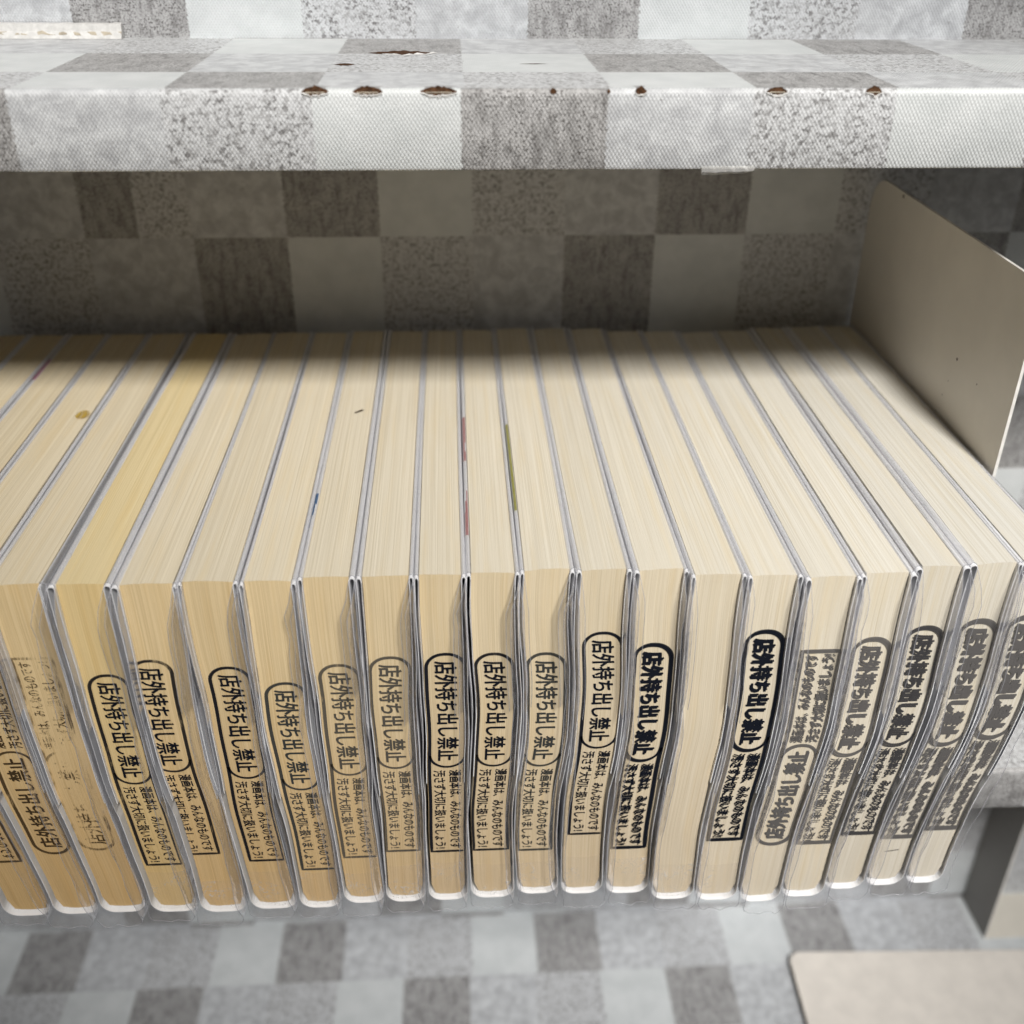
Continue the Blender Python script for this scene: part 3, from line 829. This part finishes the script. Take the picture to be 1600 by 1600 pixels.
def ribbon(pts, wd, closed):
    v, f = [], []; n = len(pts)
    for i in range(n):
        a = pts[i-1] if (i or closed) else pts[i]; c = pts[(i+1) % n] if (i < n-1 or closed) else pts[i]
        dx, dy = c[0]-a[0], c[1]-a[1]; l = math.hypot(dx, dy) or 1
        v += [(pts[i][0]-dy/l*wd/2, pts[i][1]+dx/l*wd/2), (pts[i][0]+dy/l*wd/2, pts[i][1]-dx/l*wd/2)]
    for i in range(n if closed else n-1):
        k = (i+1) % n; f.append((2*i, 2*i+1, 2*k+1, 2*k))
    return v, f
SV, SF, SL = [], [], []
def add_flat(v, f, layer=0):
    k = len(SV); SV.extend(v); SL.extend([layer]*len(v)); SF.extend(tuple(k+i for i in q) for q in f)
HW = 5.0
def line(p, q, n=16): return [(lerp(p[0], q[0], k/n), lerp(p[1], q[1], k/n)) for k in range(n+1)]
def arc(c, r, a0, a1, n=12): return [(c[0]+r*math.cos(lerp(a0, a1, k/n)), c[1]+r*math.sin(lerp(a0, a1, k/n))) for k in range(n+1)]
rr = 4.7
# outer frame: round at the head, square at the foot
frame = arc((rr+0.4, -HW+rr), rr, pi*1.5, pi, 8)[0:]+arc((rr+0.4, HW-rr), rr, pi, pi/2, 8)+line((rr+1, HW), (79.5, HW), 40)+line((79.5, HW), (79.5, -HW), 6)[1:]+line((79.5, -HW), (rr+1, -HW), 40)[1:]
add_flat(*ribbon(frame, 0.95, True))
# foot of the capsule
foot = arc((43.2-rr, HW-0.45-rr+0.3), rr, pi/2, 0, 8)+arc((43.2-rr, -HW+0.45+rr-0.3), rr, 0, -pi/2, 8)
add_flat(*ribbon(foot, 0.75, False))
for body, a0, a1, w0, w1, bold in (('店外持ち出し禁止', 3.0, 40.6, -2.9, 2.9, 0.05), ('漫画本は、みんなのものです', 44.6, 78.2, 0.5, 3.9, 0.045), ('汚さず大切に扱いましょう!', 44.6, 78.2, -3.9, -0.5, 0.045)):
    v, f = text_mesh(body, 1.0, 0.008); v = fit(v, a0, a1, w0, w1)
    for k, (da, dw) in enumerate(((0, 0), (1, 0.4), (-1, -0.4))):   # the strokes of a swollen rubber stamp: laid over themselves, each a hair in front
        add_flat([(p[0]+da*bold*(w1-w0)/2, p[1]+dw*bold*(w1-w0)/2) for p in v], f, k)

def stamp(b, root):
    zt, zb, dx, ink, strength, flip, dbl = ST[b.key]
    L = zt-zb
    vs, fs = [], []
    lay = 0
    for (ox, oz) in ((0, 0),)+tuple(dbl):
        bm = bmesh.new()
        vv = [bm.verts.new((0, 0, 0)) for _ in SV]
        for q, (a, w), ly in zip(vv, SV, SL):
            # a runs down the page, characters' heads point to +x
            u, z = w*1.08, zt-a/80*L
            if flip: u, z = -u, zb+a/80*L
            q.co = (u+dx+ox, ly, z+oz)
        for f in SF:
            try: bm.faces.new([vv[i] for i in f])
            except ValueError: pass
        lim = b.hw(60)-0.12
        for sd in (-1, 1):
            bmesh.ops.bisect_plane(bm, geom=bm.verts[:]+bm.edges[:]+bm.faces[:], plane_co=(sd*lim, 0, 0), plane_no=(sd, 0, 0), clear_outer=True)
        bm.verts.index_update(); k = len(vs)
        for q in bm.verts:
            u, z = q.co.x, q.co.z
            p = b.pt(u*b.hw(z)/b.hw(60), 0, z)
            vs.append((p[0], -0.3-0.03*lay-0.008*q.co.y, z))
        fs += [tuple(k+q.index for q in f.verts) for f in bm.faces]
        bm.free(); lay += 1
    me = mesh('ink_stamp', vs, fs)
    o = link('ink_stamp', me, root, [M_INK]); o.color = (*ink, strength)
    return o

for i in range(len(BK)):
    b = Book(i)
    t = empty('book', (b.xb, b.Y, 0.75)); tag(t, LAB[b.key], 'book', 'paperbacks standing in the row')
    page_block(b, t); jacket(b, t); sleeve(b, t)
    if b.key in ST: stamp(b, t)
    if b.key == 'Z':
        pts = [(20+0*k, 0) for k in range(1)]
        p0 = b.pt(4.3, 104, HB); vs = [(p0[0]+2.3*math.cos(a*2*pi/20)*(1+.12*math.sin(3*a)), 104+3.4*math.sin(a*2*pi/20), HB+0.42) for a in range(20)]
        M_ST, nt, out = mat('yellow_stain')
        co = N(nt, 'TexCoord').outputs['Object']
        tr = N(nt, 'BsdfTransparent'); df = N(nt, 'BsdfDiffuse'); df.inputs[0].default_value = (0.46, 0.31, 0.05, 1)
        mx = N(nt, 'MixShader'); put(nt, mx.inputs[0], smooth(nt, noise(nt, scalev(nt, co, (900, 260, 260)), 1.0, 4, 0.7), 0.3, 0.62, 0.25, 0.85))
        nt.links.new(tr.outputs[0], mx.inputs[1]); nt.links.new(df.outputs[0], mx.inputs[2]); nt.links.new(mx.outputs[0], out.inputs[0])
        link('stain', mesh('stain', vs, [tuple(range(20))]), t, [M_ST])
    if b.key == 'F':
        p0 = b.pt(1.5, 103, HB)
        vs = [(p0[0]-1.3, 102.2, HB+0.5), (p0[0]+1.4, 104.6, HB+0.5), (p0[0]+1.6, 103.7, HB+0.55), (p0[0]-1.2, 101.4, HB+0.55)]
        link('speck', mesh('speck', vs, [(0, 1, 2, 3)]), t, [M_CHIP])
    if b.key == 'R':
        c_ = b.pt(0, 0, 16); vs = [(c_[0]-2.4, -0.34, 15.2), (c_[0]+2.2, -0.34, 15.9), (c_[0]+2.2, -0.34, 16.3), (c_[0]-2.4, -0.34, 15.5)]
        o = link('ink_dash', mesh('ink_dash', vs, [(0, 1, 2, 3)]), t, [M_INK]); o.color = (*INK_G, 0.9)
